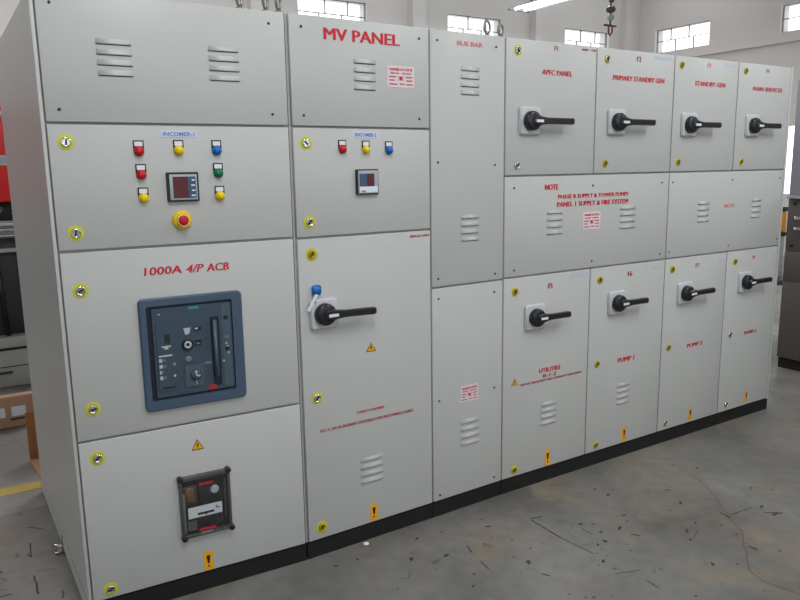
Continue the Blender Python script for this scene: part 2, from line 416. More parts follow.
lettering(d, [T('1000A', 0.270, 1.263, 0.029, shear=0.1, width=0.130, bold=0.022), T('4/P', 0.418, 1.262, 0.029, shear=0.25, width=0.062, bold=0.022), T('ACB', 0.492, 1.261, 0.029, shear=0.1, width=0.082, bold=0.022)], label='red lettering reading 1000A 4/P ACB')
# the air circuit breaker
a = empty('air_circuit_breaker', (0, 0, 0)); a.parent = r1
b = MB()
out = rrect(0.238, 0.613, 0.764, 1.181, 0.018, 6); inn = rrect(0.263, 0.573, 0.802, 1.152, 0.006, 6)
t = bmesh.new(); n = len(out)
mid = rrect(0.243, 0.608, 0.769, 1.176, 0.015, 6)
R = [[t.verts.new((x, y, z)) for x, z in P] for P, y in ((out, 0.0), (out, -0.010), (mid, -0.014), (inn, -0.014), (inn, -0.0005))]
for q, w in zip(R, R[1:]):
    for k in range(n): t.faces.new((q[k], q[(k+1) % n], w[(k+1) % n], w[k]))
bmesh.ops.recalc_face_normals(t, faces=t.faces[:]); b.merge(t, NAVY); b.build('bezel', a, 'blue-grey breaker bezel')
b = MB(); b.box(0.263, 0.573, -0.0012, 0.0002, 0.802, 1.152, NGROOVE)
b.build('groove', a, 'dark gap inside the bezel')
a_in = empty('breaker_face', (-0.008, 0, 0)); a_in.parent = a
b = MB()
b.prism(rrect(0.290, 0.578, 0.812, 1.142, 0.005), 'y', -0.0085, 0, SLATE)
b.box(0.540, 0.572, -0.0095, -0.008, 0.82, 1.135, SLATE2)
b.build('front_plate', a_in, 'slate breaker front plate')
b = MB()
# trip unit on the left: raised housing with lamps and marks
b.prism(rrect(0.300, 0.372, 0.835, 1.085, 0.004), 'y', -0.0115, -0.008, SLATE)
b.box(0.303, 0.352, -0.0124, -0.0114, 0.9635, 0.9695, LGREY)
for z, w in ((0.950, .024), (0.928, .026), (0.906, .014), (0.885, .022)):
    b.box(0.304, 0.304+w*0.45, -0.0124, -0.0114, z-0.006, z+0.007, LGREY)
    b.box(0.304+w*0.58, 0.304+w, -0.0124, -0.0114, z-0.004, z+0.005, GREYCOMP)
b.lathe([(0.0075, 0), (0.0075, 0.002), (0.005, 0.003)], (0.356, -0.0114, 0.930), GREYCOMP, n=16)
b.lathe([(0.0045, 0), (0.0045, 0.002), (0.003, 0.003)], (0.356, -0.0114, 0.888), LGREY, n=16)
b.box(0.310, 0.358, -0.0122, -0.0114, 0.844, 0.849, NGROOVE)
b.box(0.316, 0.350, -0.0122, -0.0114, 0.998, 1.003, LGREY); b.box(0.326, 0.340, -0.0126, -0.0114, 0.990, 0.998, LGREY)
b.box(0.328, 0.348, -0.0122, -0.0114, 1.012, 1.045, DARK)
b.build('trip_unit', a_in, 'trip unit with small pale marks')
b = MB(); b.prism(rrect(0.420, 0.458, 1.128, 1.137, 0.003), 'y', -0.0098, -0.0083, TEAL)
b.build('maker_mark', a_in, 'teal mark at the top')
b = MB(); b.box(0.312, 0.320, -0.0093, -0.0083, 1.118, 1.122, LGREY); b.build('small_mark', a_in)
b = MB(); b.prism([(0.398, 1.060), (0.424, 1.060), (0.418, 1.038), (0.404, 1.034)], 'y', -0.0105, -0.0083, LGREY)
b.build('push_button', a_in, 'pale grey button')
b = MB(); b.box(0.436, 0.462, -0.0125, -0.0083, 1.048, 1.060, NGROOVE); b.box(0.438, 0.450, -0.0132, -0.0124, 1.052, 1.058, LGREY)
b.build('push_button', a_in, 'black button')
b = MB(); b.box(0.436, 0.460, -0.0115, -0.0083, 0.990, 1.010, NGROOVE); b.box(0.441, 0.455, -0.0122, -0.0113, 0.995, 1.001, GREYCOMP)
b.build('push_button', a_in, 'black button')
b = MB(); b.box(0.468, 0.494, -0.0094, -0.0083, 0.914, 0.924, GREYCOMP)
b.build('small_mark', a_in)
b = MB(); b.lathe([(0.012, 0), (0.012, 0.003), (0.008, 0.005)], (0.409, -0.0083, 0.942), GREYCOMP, n=18)
b.build('push_button', a_in, 'round grey button')
b = MB(); b.lathe([(0.021, 0), (0.021, 0.006), (0.018, 0.008)], (0.409, -0.0083, 0.998), NGROOVE, n=26)
b.lathe([(0.0135, 0.008), (0.0135, 0.011), (0.007, 0.011), (0.0065, 0.008)], (0.409, -0.0083, 0.998), LGREY, n=22); b.build('key_lock', a_in, 'key lock with a pale ring')
b = MB(); b.prism(rrect(0.394, 0.462, 0.838, 0.918, 0.008), 'y', -0.0125, -0.0083, SLATE2)
b.lathe([(0.020, 0), (0.020, 0.004), (0.016, 0.009), (0.006, 0.010)], (0.432, -0.0125, 0.880), SLATE, n=24)
b.box(0.4295, 0.4345, -0.0235, -0.022, 0.880, 0.898, LGREY); b.box(0.434, 0.446, -0.0235, -0.022, 0.876, 0.881, LGREY); b.box(0.432, 0.435, -0.0135, -0.0122, 0.842, 0.868, LGREY)
b.build('racking_knob', a_in, 'round selector knob on a grey plate')
b = MB(); b.prism(rrect(0.497, 0.530, 0.826, 1.092, 0.006), 'y', -0.0095, -0.0083, NGROOVE)
b.build('lever_slot', a_in, 'tall black slot')
b = MB(); b.prism(rrect(0.503, 0.518, 0.862, 1.080, 0.005), 'y', -0.022, -0.0094, SLATE, True); b.build('charging_lever', a_in, 'upright spring charging lever')
for z in (1.085, 0.965):
    b = MB(); b.lathe([(0.008, 0), (0.008, 0.003), (0.005, 0.004)], (0.556, -0.0094, z), NGROOVE, n=16); b.build('status_indicator', a_in, 'dark round indicator')
b = MB(); b.prism(rrect(0.544, 0.568, 0.998, 1.046, 0.003), 'y', -0.0108, -0.0094, NAVY); b.box(0.549, 0.563, -0.0116, -0.0107, 1.004, 1.014, GREYCOMP); b.build('status_window', a_in)
for z, x in ((0.972, 0.557), (0.947, 0.560), (0.918, 0.540), (0.985, 0.553)):
    b = MB(); b.lathe([(0.004, 0), (0.004, 0.001), (0.003, 0.0015)], (x, -0.0094, z), LGREY, n=12); b.build('status_indicator', a_in, 'tiny pale indicator')
b = MB(); b.prism(rrect(0.476, 0.508, 0.815, 0.832, 0.005), 'y', -0.0105, -0.0083, INKD); b.build('reset_tab', a_in, 'dull red reset tab')
# bottom door with the moulded case breaker under its clear cover
d = panel(r1, 'door', 0, W1, B0, 0.693, gr=0.007)
latch(d, 0.062, 0.625, 0.7); latch(d, 0.065, 0.115, 0.4)
triangle(d, 0.415, 0.584)
arrow_sticker(d, 0.427, 0.122, 0.036, 0.078)
a = empty('moulded_case_breaker', (0, 0, 0)); a.parent = r1
b = MB(); b.box(0.334, 0.524, -0.0015, 0.0005, 0.244, 0.488, BLACK)
b.box(0.356, 0.388, -0.010, -0.001, 0.385, 0.440, BRASS, 0.002); b.box(0.348, 0.400, -0.008, -0.001, 0.377, 0.448, MDARK, 0.001)
b.box(0.404, 0.448, -0.012, -0.001, 0.365, 0.440, BPLAS, 0.002)
b.lathe([(0.017, 0), (0.017, 0.006), (0.012, 0.009)], (0.466, -0.003, 0.415), LGREY, n=20)
b.box(0.500, 0.512, -0.010, -0.001, 0.29, 0.45, MDARK, 0.001); b.box(0.342, 0.352, -0.010, -0.001, 0.262, 0.42, GREYCOMP, 0.001)
for k in range(5): b.box(0.358+k*0.007, 0.362+k*0.007, -0.011, -0.001, 0.268, 0.306, GREYCOMP)
for k in range(5): b.box(0.462+k*0.007, 0.466+k*0.007, -0.011, -0.001, 0.275, 0.312, MDARK)
b.box(0.395, 0.456, -0.012, -0.001, 0.266, 0.318, BPLAS, 0.002)
b.build('breaker_body', a, 'black breaker body seen through the cover')
b = MB(); b.box(0.360, 0.490, -0.0135, -0.0118, 0.318, 0.362, WPLAS); b.box(0.395, 0.458, -0.0142, -0.0134, 0.327, 0.336, INKK)
b.box(0.466, 0.480, -0.0142, -0.0134, 0.340, 0.344, INKK); b.box(0.466, 0.469, -0.0142, -0.0134, 0.340, 0.354, INKK); b.box(0.424, 0.430, -0.0142, -0.0134, 0.322, 0.328, INKK)
b.build('rating_label', a, 'white label with a black bar')
b = MB(); b.box(0.404, 0.459, -0.0215, -0.0202, 0.447, 0.458, INKD); b.build('red_strip', a, 'dull red strip at the top of the cover')
b = MB(); b.box(0.396, 0.460, -0.0215, -0.0202, 0.264, 0.275, INKD); b.build('red_strip', a, 'dull red strip at the bottom of the cover')
b = MB(); b.box(0.402, 0.448, -0.0213, -0.0202, 0.250, 0.260, GREYCOMP); b.build('clip', a, 'pale clip under the bottom red strip')
b = MB(); z0, z1, x0, x1 = 0.242, 0.489, 0.332, 0.526
b.box(x0, x0+0.011, -0.019, 0, z0, z1, SMOKE, 0.002); b.box(x1-0.011, x1, -0.019, 0, z0, z1, SMOKE, 0.002)
b.box(x0+0.011, x1-0.011, -0.019, 0, z1-0.016, z1, SMOKE, 0.002); b.box(x0+0.011, x1-0.011, -0.019, 0, z0, z0+0.012, SMOKE, 0.002)
b.build('cover_frame', a, 'smoky grey plastic frame')
b = MB(); b.box(x0+0.004, x1-0.004, -0.0202, -0.0192, z0+0.004, z1-0.004, CLEAR); b.build('clear_cover', a, 'clear plastic cover')
for x, z in ((x0+0.006, z1-0.006), (x1-0.006, z1-0.004), (x0+0.008, z0+0.002), (x1-0.003, z0+0.004)):
    b = MB(); b.lathe([(0.011, 0.0), (0.011, 0.024), (0.008, 0.028)], (x, 0, z), BPLAS, n=16); b.build('corner_screw', a, 'black corner screw')

# ---- cubicle 2 : MV PANEL
r2, W2 = cubicle((-0.6497, -0.019), (0, -0.009), DEP, 'grey cubicle lettered MV PANEL above a tall door with one black handle')
c = panel(r2, 'cover_panel', 0, W2, 1.786, T0, gl=0.008)
for x, z in ((0.058, 2.152), (0.597, 2.151), (0.056, 1.828), (0.594, 1.827)): screw(c, x, z)
louvres(c, 0.282, 0.381, 2.038)
lettering(c, [T('MV PANEL', 0.154, 2.114, 0.044, width=0.344, bold=0.035)], label='large red lettering reading MV PANEL')
notice(c, 0.437, 0.570, 1.951, 2.036)
d = panel(r2, 'door', 0, W2, 1.359, 1.786, gl=0.008)
latch(d, 0.061, 1.725, 2.4); latch(d, 0.063, 1.420, 0.8)
plate(d, 0.271, 0.388, 1.747, 1.771, 'INCOMER-2')
for x, z, m, n in ((0.221, 1.703, REDP, 'red'), (0.329, 1.701, YEL2, 'yellow'), (0.440, 1.699, BLUEP, 'blue')): lamp(r2, x, z, m, n)
o = empty('panel_meter', (0.327, 0, 1.571)); o.parent = r2
b = MB(); b.prism(rrect(-0.051, 0.051, -0.051, 0.051, 0.004), 'y', -0.012, 0, DARK); b.build('housing', o, 'dark meter housing')
b = MB(); b.box(-0.045, 0.048, -0.0145, -0.0118, -0.046, 0.046, METGREY, 0.001); b.build('bezel', o, 'grey meter bezel')
b = MB(); b.box(-0.040, 0.030, -0.0155, -0.0144, -0.018, 0.034, METBLUE); b.box(-0.006, 0.028, -0.0163, -0.0154, -0.016, 0.033, METRED); b.build('display', o, 'dark red meter display')
b = MB(); b.box(-0.040, 0.044, -0.0155, -0.0144, -0.042, -0.018, WPLAS); b.box(-0.032, -0.012, -0.0163, -0.0154, -0.040, -0.034, GREYCOMP); b.build('keypad', o, 'white keypad strip')
d = panel(r2, 'door', 0, W2, B0, 1.359, gl=0.008)
latch(d, 0.067, 1.293, 0.9, silver=False); latch(d, 0.068, 0.701, 0.9); latch(d, 0.068, 0.131, 1.1, silver=False)
handle(r2, 0.108, 1.050, 0.224, droop=-0.03, plate=0.062)
lettering(d, [T('SINGLE UNIT', 0.539, 1.330, 0.010, INKD, width=0.103, bold=0.03)], label='small red lettering in the top corner')
triangle(d, 0.331, 0.858, 0.05, 0.038)
lettering(d, [T('CABLE CHAMBER', 0.254, 0.596, 0.010, INK, width=0.137, bold=0.03), T('415 V, 50 Hz BUSBAR SUITABLE FOR INCOMING CABLE', 0.076, 0.549, 0.013, INKD, width=0.468, bold=0.02)], label='two lines of small red lettering')
louvres(d, 0.266, 0.378, 0.376)
arrow_sticker(d, 0.327, 0.125, 0.038, 0.076)

# ---- cubicle 3 : narrow bus chamber
r3, W3 = cubicle((0, -0.009), (0.424, 0), DEP, 'narrowest grey cubicle, without handles, right of the one lettered MV PANEL')
c = panel(r3, 'cover_panel', 0, W3, 1.096, T0)
for x, z in ((0.040, 2.153), (0.368, 2.149), (0.041, 1.646), (0.366, 1.632), (0.038, 1.136), (0.371, 1.129)): screw(c, x, z)
louvres(c, 0.168, 0.270, 2.041); louvres(c, 0.168, 0.270, 1.399)
lettering(c, [T('BUS BAR', 0.147, 2.141, 0.019, INKP, width=0.142, bold=0.05)], label='faded pink lettering')
c = panel(r3, 'cover_panel', 0, W3, B0, 1.096)
for x, z in ((0.039, 1.045), (0.367, 1.042), (0.040, 0.568), (0.371, 0.572), (0.041, 0.106), (0.375, 0.110)): screw(c, x, z)
notice(c, 0.164, 0.271, 0.534, 0.613)
louvres(c, 0.167, 0.277, 0.432, step=0.036)
eye(r3, 0.357, 0.05, 0.024, 0.3)

# ---- cubicle 4
r4, W4 = cubicle((0.424, 0), (1.6084, 0), DEP, 'grey cubicle with four black handles, right beside the narrowest handleless cubicle')
eye(r4, 0.012, 0.05, 0.020, 0.3)
M4 = 0.588
d = panel(r4, 'door', 0, M4, 1.579, T0); latch(d, 0.074, 2.145, 2.2, 0.024); latch(d, 0.076, 1.628, 0.3, 0.013)
lettering(d, [T('F1', 0.300, 2.158, 0.022, INKD, bold=0.02), T('APFC PANEL', 0.223, 2.046, 0.024, INK, width=0.196, bold=0.03, shear=0.1), T('UNIT - F1B', 0.482, 2.171, 0.010, INKD, width=0.095, bold=0.03)], label='red lettering reading F1 and APFC PANEL')
d = panel(r4, 'door', M4, W4, 1.579, T0); latch(d, 0.662, 2.143, 1.9, 0.022); latch(d, 0.670, 1.632, 1.9, 0.02, False)
lettering(d, [T('F2', 0.880, 2.144, 0.026, INKD, bold=0.02), T('PRIMARY STANDBY GEN', 0.707, 2.046, 0.024, INK, width=0.394, bold=0.03)], label='red lettering reading F2 and PRIMARY STANDBY GEN')
tape(d, 1.02, 1.16, 2.166, 2.184)
c = panel(r4, 'cover_panel', 0, W4, 1.099, 1.579)
for x, z in ((0.060, 1.524), (0.587, 1.523), (1.123, 1.525), (0.066, 1.133), (0.594, 1.136), (1.131, 1.132)): screw(c, x, z)
lettering(c, [T('NOTE', 0.257, 1.509, 0.027, INK, width=0.087, bold=0.04),
              T('PHASE R SUPPLY & TOWER PUMPS', 0.346, 1.464, 0.020, INK, width=0.507, bold=0.04),
              T('PANEL 1 SUPPLY & FIRE SYSTEM', 0.340, 1.424, 0.024, INK, width=0.513, bold=0.04)], label='NOTE and two lines of red lettering')
louvres(c, 0.274, 0.377, 1.396); louvres(c, 0.797, 0.915, 1.396)
notice(c, 0.521, 0.648, 1.302, 1.390)
d = panel(r4, 'door', 0, M4, B0, 1.099); latch(d, 0.074, 1.028, 2.0, 0.022, False); latch(d, 0.082, 0.114, 1.0, 0.022, False)
triangle(d, 0.078, 0.560, 0.040, 0.036)
lettering(d, [T('F5', 0.290, 1.022, 0.026, INKD, bold=0.03), T('UTILITIES', 0.241, 0.594, 0.022, INK, width=0.145, bold=0.06), T('B-1-2', 0.269, 0.566, 0.018, INKD, width=0.09, bold=0.03),
              T('WATER TREATMENT AND HYDRANT PUMP SUPPLY', 0.115, 0.547, 0.011, INKD, width=0.433, bold=0.03)], label='red lettering reading F5 and three small lines')
louvres(d, 0.260, 0.366, 0.418); arrow_sticker(d, 0.312, 0.127, 0.036, 0.084); tape(d, 0.44, 0.575, 1.062, 1.082)
d = panel(r4, 'door', M4, W4, B0, 1.099); latch(d, 0.662, 1.030, 2.0, 0.022, False); latch(d, 0.660, 0.575, 0.9, 0.019, False); latch(d, 0.670, 0.115, 1.0, 0.020, False)
lettering(d, [T('F6', 0.878, 1.030, 0.026, INKD, bold=0.03), T('PUMP 1', 0.824, 0.555, 0.027, INK, width=0.131, bold=0.04)], label='red lettering reading F6 and PUMP 1')
louvres(d, 0.825, 0.925, 0.420); arrow_sticker(d, 0.898, 0.129, 0.036, 0.084); tape(d, 1.09, 1.155, 1.05, 1.07)
for x, z in ((0.146, 1.832), (0.738, 1.838)): handle(r4, x, z, 0.248)
for x, z in ((0.200, 0.889), (0.790, 0.895)): handle(r4, x, z, 0.205, droop=-0.01)

# ---- cubicle 5
r5, W5 = cubicle((1.6084, 0), (2.720, 0), DEP, 'rightmost grey cubicle of the line-up, four black handles, faded pink mark', right_lip=0.022)
M5 = 0.573
d = panel(r5, 'door', 0, M5, 1.579, T0); latch(d, 0.058, 2.149, 1.9, 0.020, False); latch(d, 0.066, 1.634, 1.8, 0.022, False)
lettering(d, [T('F3', 0.280, 2.148, 0.024, INKP, bold=0.03), T('STANDBY GEN', 0.178, 2.048, 0.024, INK, width=0.272, bold=0.03)], label='red lettering reading F3 and STANDBY GEN')
tape(d, 0.42, 0.54, 2.166, 2.184)
d = panel(r5, 'door', M5, W5, 1.579, T0); latch(d, 0.641, 2.150, 1.7, 0.020, False); latch(d, 0.651, 1.632, 1.8, 0.019, False)
lettering(d, [T('F4', 0.845, 2.150, 0.024, GREYCOMP, bold=0.03), T('MAIN SERVICES', 0.722, 2.043, 0.024, INK, width=0.302, bold=0.03)], label='red lettering reading MAIN SERVICES')
c = panel(r5, 'cover_panel', 0, W5, 1.099, 1.579)
for x, z in ((0.030, 1.524), (0.578, 1.527), (1.075, 1.527), (0.026, 1.136), (0.577, 1.136), (1.090, 1.142)): screw(c, x, z)
louvres(c, 0.264, 0.368, 1.396); louvres(c, 0.790, 0.888, 1.396)
lettering(c, [T('NOTE', 0.515, 1.364, 0.022, INKP, width=0.100, bold=0.08)], label='faded pink lettering')
d = panel(r5, 'door', 0, M5, B0, 1.099); latch(d, 0.066, 1.035, 2.0, 0.022, False); latch(d, 0.066, 0.579, 0.9, 0.019, False); latch(d, 0.070, 0.121, 0.9, 0.017)
lettering(d, [T('F7', 0.275, 1.028, 0.024, INKD, bold=0.02), T('PUMP-2', 0.237, 0.553, 0.023, INK, width=0.142, bold=0.04)], label='red lettering reading F7 and PUMP-2')
arrow_sticker(d, 0.303, 0.130, 0.030, 0.082); tape(d, 0.49, 0.56, 1.055, 1.072)
d = panel(r5, 'door', M5, W5, B0, 1.099); latch(d, 0.658, 1.032, 2.0, 0.020, False); latch(d, 0.656, 0.576, 0.9, 0.017); latch(d, 0.660, 0.122, 0.9, 0.017)
lettering(d, [T('F8', 0.840, 1.036, 0.018, INK, bold=0.04), T('PUMP-3', 0.805, 0.554, 0.022, INKD, width=0.128, bold=0.04)], label='red lettering reading F8 and PUMP-3')
arrow_sticker(d, 0.875, 0.134, 0.030, 0.082); tape(d, 1.03, 1.09, 1.052, 1.072)
for x, z in ((0.135, 1.835), (0.730, 1.840)): handle(r5, x, z, 0.230)
for x, z in ((0.181, 0.888), (0.765, 0.897)): handle(r5, x, z, 0.222)

# levelling foot on the left side of cubicle 1 : belongs to the cabinet
def side1(t, out=0.0): return (-0.014-out-0.0548*t, t)      # a point t metres back along the left side of cubicle 1
b = MB(); b.prism([side1(0.03, 0.0015), side1(DEP-0.04, 0.0015), side1(DEP-0.04, -0.0012), side1(0.03, -0.0012)], 'z', 0.016, 0.0719, PAINT); b.build('side_skirt', r1)
b = MB(); x_, y_ = side1(0.62)
b.tube([(x_+0.004, y_-0.01, 0.030), (x_-0.045, y_+0.015, 0.034)], 0.007, CHROME); b.box(x_-0.036, x_-0.006, y_-0.02, y_+0.01, 0.002, 0.014, CHROME, 0.002); b.box(x_-0.006, x_+0.004, y_-0.012, y_+0.012, 0.012, 0.075, STEEL, 0.002)
b.build('foot_bracket', r1, 'bright metal foot bracket at the base of the side')

# blue tag hanging by the MV PANEL handle
ux = Vector((math.cos(math.atan2(0.010, 0.6497)), math.sin(math.atan2(0.010, 0.6497)), 0))
tg = empty('key_tag', (-0.6497+0.078, -0.0230, 1.150), math.atan2(0.010, 0.6497))
tag(tg, 'small blue tag on a white tie beside the black handle of the tall door', 'tag')
b = MB(); b.prism(rrect(-0.019, 0.019, -0.021, 0.021, 0.012), 'y', -0.010, -0.0005, BLUEP, True); b.build('tag_disc', tg)
b = MB(); b.prism([(-0.048, -0.075), (-0.036, -0.082), (0.004, -0.018), (-0.010, -0.014)], 'y', -0.0135, -0.0120, WPLAS)
b.tube([(-0.004, -0.005, -0.016), (-0.014, -0.013, -0.04), (-0.010, -0.018, -0.05)], 0.003, WPLAS, n=6); b.build('tie', tg, 'white tie')

# ------------------------------------------------------------------ second line-up at the right edge
q = empty('switchgear_cabinet', (3.77, -1.2, 0))
tag(q, 'dusty grey cabinet on a black base at the right edge, standing behind the switchgear line-up', 'electrical panel')
b = MB(); b.box(0.012, 0.80, 0, 1.752, 0.085, 2.23, PAINT2, 0.003); b.build('body', q)
b = MB(); b.box(0.02, 0.79, 0.005, 1.747, 0, 0.086, BLACK); b.build('plinth', q, 'black steel plinth')
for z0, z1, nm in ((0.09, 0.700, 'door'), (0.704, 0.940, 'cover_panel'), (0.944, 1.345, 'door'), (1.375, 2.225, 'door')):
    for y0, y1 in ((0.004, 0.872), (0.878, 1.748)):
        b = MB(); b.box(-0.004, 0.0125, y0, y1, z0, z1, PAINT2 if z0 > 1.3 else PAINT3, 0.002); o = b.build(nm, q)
        if z0 > 0.9 and z1 < 1.4:
            for zz in (1.20, 1.12):
                k = MB(); k.box(-0.035, -0.004, y0+0.72, y0+0.80, zz-0.012, zz+0.012, CHROME, 0.003); k.build('pull_handle', o, 'bright pull handle')
            for (yy, zz) in ((y1-0.05, 1.31), (y1-0.05, 0.985), (y0+.66, 1.25)):
                k = MB(); k.lathe([(0.013, 0), (0.013, -0.008), (0.008, -0.012)], (-0.004, yy, zz), BPLAS, axis='x', n=14); k.build('knob', o, 'black knob')
b = MB(); b.box(-0.03, 0.02, 0.0, 1.752, 1.348, 1.372, MGREY, 0.002); b.build('ledge', q, 'projecting ledge')

# ------------------------------------------------------------------ orange stand seen between the two line-ups
q = empty('hydraulic_jack_stand', (7.95, 3.05, 0)); tag(q, 'orange upright with black ends, seen through the gap left of the right edge cabinet', 'machine part')
b = MB(); b.box(-0.30, 0.30, -0.25, 0.25, 0, 0.06, MDARK, 0.01); b.box(-0.07, 0.09, -0.06, 0.06, 0.06, 0.66, MGREY, 0.01); b.build('base', q, 'grey pedestal')
b = MB(); b.lathe([(0.075, 0), (0.085, 0.03), (0.085, 0.34), (0.07, 0.36)], (0.03, 0, 0.66), ORANGE, axis='z', n=24); b.build('cylinder', q, 'orange cylinder')
for z in (0.63, 0.97):
    b = MB(); b.box(-0.07, 0.14, -0.10, 0.10, z, z+0.06, BPLAS, 0.01); b.build('clamp', q, 'black clamp')

# ------------------------------------------------------------------ red machine on the left
q = empty('press_machine', (-2.6, 3.6, 0)); tag(q, 'red and black machine on a grey base behind the left end of the line-up', 'machine')
b = MB(); b.box(-1.2, 1.75, 0.0, 1.2, 0.0, 0.30, MGREY, 0.01); b.box(-1.25, 1.8, -0.03, 1.2, 0.315, 0.395, MGREY, 0.008); b.box(-1.2, 1.75, 0.0, 1.2, 0.29, 0.32, DARK)  # dark strip stands for the shadow under the table edge
b.box(-1.2, 1.75, -0.004, 0.004, 0.16, 0.166, DARK); b.box(0.9, 1.16, -0.02, 0.0, 0.112, 0.128, MDARK, 0.003); b.build('base', q, 'grey machine base')
b = MB(); b.box(-1.2, 1.7, 0.10, 1.15, 0.395, 1.15, MDARK, 0.01)
for k in range(16):
    x = -1.15+k*0.178; b.tube([(x, 0.05, 0.395), (x-0.03, 0.05, 1.06)], 0.018, BPLAS); 
b.build('lower_body', q, 'dark ribbed lower body')
b = MB(); b.box(-1.22, 1.72, 0.04, 0.12, 1.04, 1.07, MGREY, 0.004); b.box(-1.22, 1.72, -0.02, 0.10, 1.160, 1.180, RAIL, 0.006); b.box(-1.22, 1.72, -0.02, 0.10, 1.205, 1.225, RAIL, 0.006); b.box(-1.22, 1.72, -0.02, 0.12, 1.24, 1.270, RAIL, 0.006)
b.box(-1.22, 1.72, 0.02, 0.12, 1.15, 1.28, STEEL, 0.004); b.build('rail', q, 'polished double rail')
b = MB(); b.box(-1.2, 1.7, 0.12, 1.1, 1.27, 1.43, BLACK, 0.006)
for k in range(26):
    x = -1.1+k*0.108; b.tube([(x, 0.10, 1.30+0.03*(k % 3)), (x+0.05, 0.09, 1.35+0.02*(k % 2)), (x+0.02, 0.10, 1.40)], 0.008, GREYCOMP, n=6)
b.build('valve_row', q, 'black row with pale pipes')
b = MB(); b.box(-1.2, 1.72, 0.0, 1.15, 1.42, 2.15, REDM, 0.015)
b.build('hood', q, 'bright red hood')
b = MB(); b.box(-0.6, 1.315, -0.006, 0.001, 1.69, 1.765, LGREY, 0.003); b.box(-0.5, 1.28, -0.008, -0.004, 1.705, 1.75, METGREY); b.build('name_plate', q, 'pale name plate')
b = MB(); b.lathe([(0.03, 0), (0.03, 0.02), (0.02, 0.03)], (1.245, 0.0, 2.07), WPLAS, n=18); b.build('button', q, 'white button')

# ------------------------------------------------------------------ cartons
q = empty('cardboard_box', (-2.0, 2.55, 0)); tag(q, 'low closed cardboard box with white paper labels in front of the red machine', 'box')
b = MB(); b.box(-0.55, 0.62, 0, 0.07, 0.004, 0.210, CARD, 0.004); b.build('carton', q)
for x0, x1 in ((0.30, 0.425), (0.462, 0.545)):
    b = MB(); b.box(x0, x1, -0.0015, 0.0005, 0.078, 0.142, WPLAS); b.build('paper_label', q, 'white paper label')
b = MB(); b.box(0.452, 0.535, -0.002, 0.0005, 0.052, 0.066, MDARK); b.build('tape_mark', q, 'dark scuffed strip')
q = empty('opened_carton', (-1.45, 1.87, 0)); tag(q, 'upright brown cardboard sheet with a folded flap, by the back left corner of the line-up', 'box')
b = MB(); b.box(-0.060, 0.40, 0, 0.007, 0.0, 0.288, CARD2, 0.001); b.build('side_panel', q)
b = MB(); b.prism([(-0.060, 0.0), (0.40, 0.0), (0.40, -0.40), (-0.035, -0.40)], 'z', 0.001, 0.007, CARD3); b.build('flap', q, 'lighter flap lying on the floor')

# ------------------------------------------------------------------ room shell
XR, YB, XL, YF, ZC = 10.68, 8.0, -12.0, -12.0, 5.6
b = MB(); b.box(XL, XR, YF, 1.19, -0.12, 0.0, CONC); b.box(XL, XR, 1.19, YB, -0.12, 0.0, CONC2)
def streak(pts, w, m=MARK):
    P = [Vector((p[0], p[1], 0)) for p in pts]
    for a0, a1 in zip(P, P[1:]):
        d_ = (a1-a0).normalized(); n_ = Vector((-d_.y, d_.x, 0))*w/2
        q4 = [a0-n_, a1-n_*random.uniform(.6, 1.2), a1+n_*random.uniform(.6, 1.2), a0+n_]
        vs = [b.bm.verts.new((v.x, v.y, 0.0012)) for v in q4]; f = b.bm.faces.new(vs); f.material_index = b.mi(m); f.normal_update()
        if f.normal.z < 0: f.normal_flip()
def jag(p0, p1, n=6, j=0.012):
    out_ = []
    for k in range(n+1):
        t_ = k/n; out_.append((p0[0]+(p1[0]-p0[0])*t_+random.uniform(-j, j)*(0 < k < n), p0[1]+(p1[1]-p0[1])*t_+random.uniform(-j, j)*(0 < k < n)))
    return out_
REDC = mat('reddish_seam', srgb(112, 84, 78), 0.8)
SEAM = [(1.427, -0.298), (1.41, -0.38), (1.392, -0.446), (1.33, -0.54), (1.26, -0.638), (1.15, -0.765), (1.063, -0.895), (0.99, -0.945), (0.919, -1.006), (0.802, -1.091), (0.77, -1.179), (0.79, -1.247), (0.805, -1.32)]
for q0, q1 in zip(SEAM[:6], SEAM[1:6]): streak(jag(q0, q1, 4, 0.005), 0.0035, REDC)
for q0, q1 in zip(SEAM[5:], SEAM[6:]): streak(jag(q0, q1, 3, 0.003), 0.0055, REDC)
def blob(x, y, r, el=1.0, a=0.0):
    n = 7; vs = []
    for k in range(n):
        t_ = 2*PI*k/n; rr = r*random.uniform(.55, 1.15); u, v_ = rr*math.cos(t_)*el, rr*math.sin(t_)
        vs.append(b.bm.verts.new((x+u*math.cos(a)-v_*math.sin(a), y+u*math.sin(a)+v_*math.cos(a), 0.0011)))
    f = b.bm.faces.new(vs); f.material_index = b.mi(MARK); f.normal_update()
    if f.normal.z < 0: f.normal_flip()
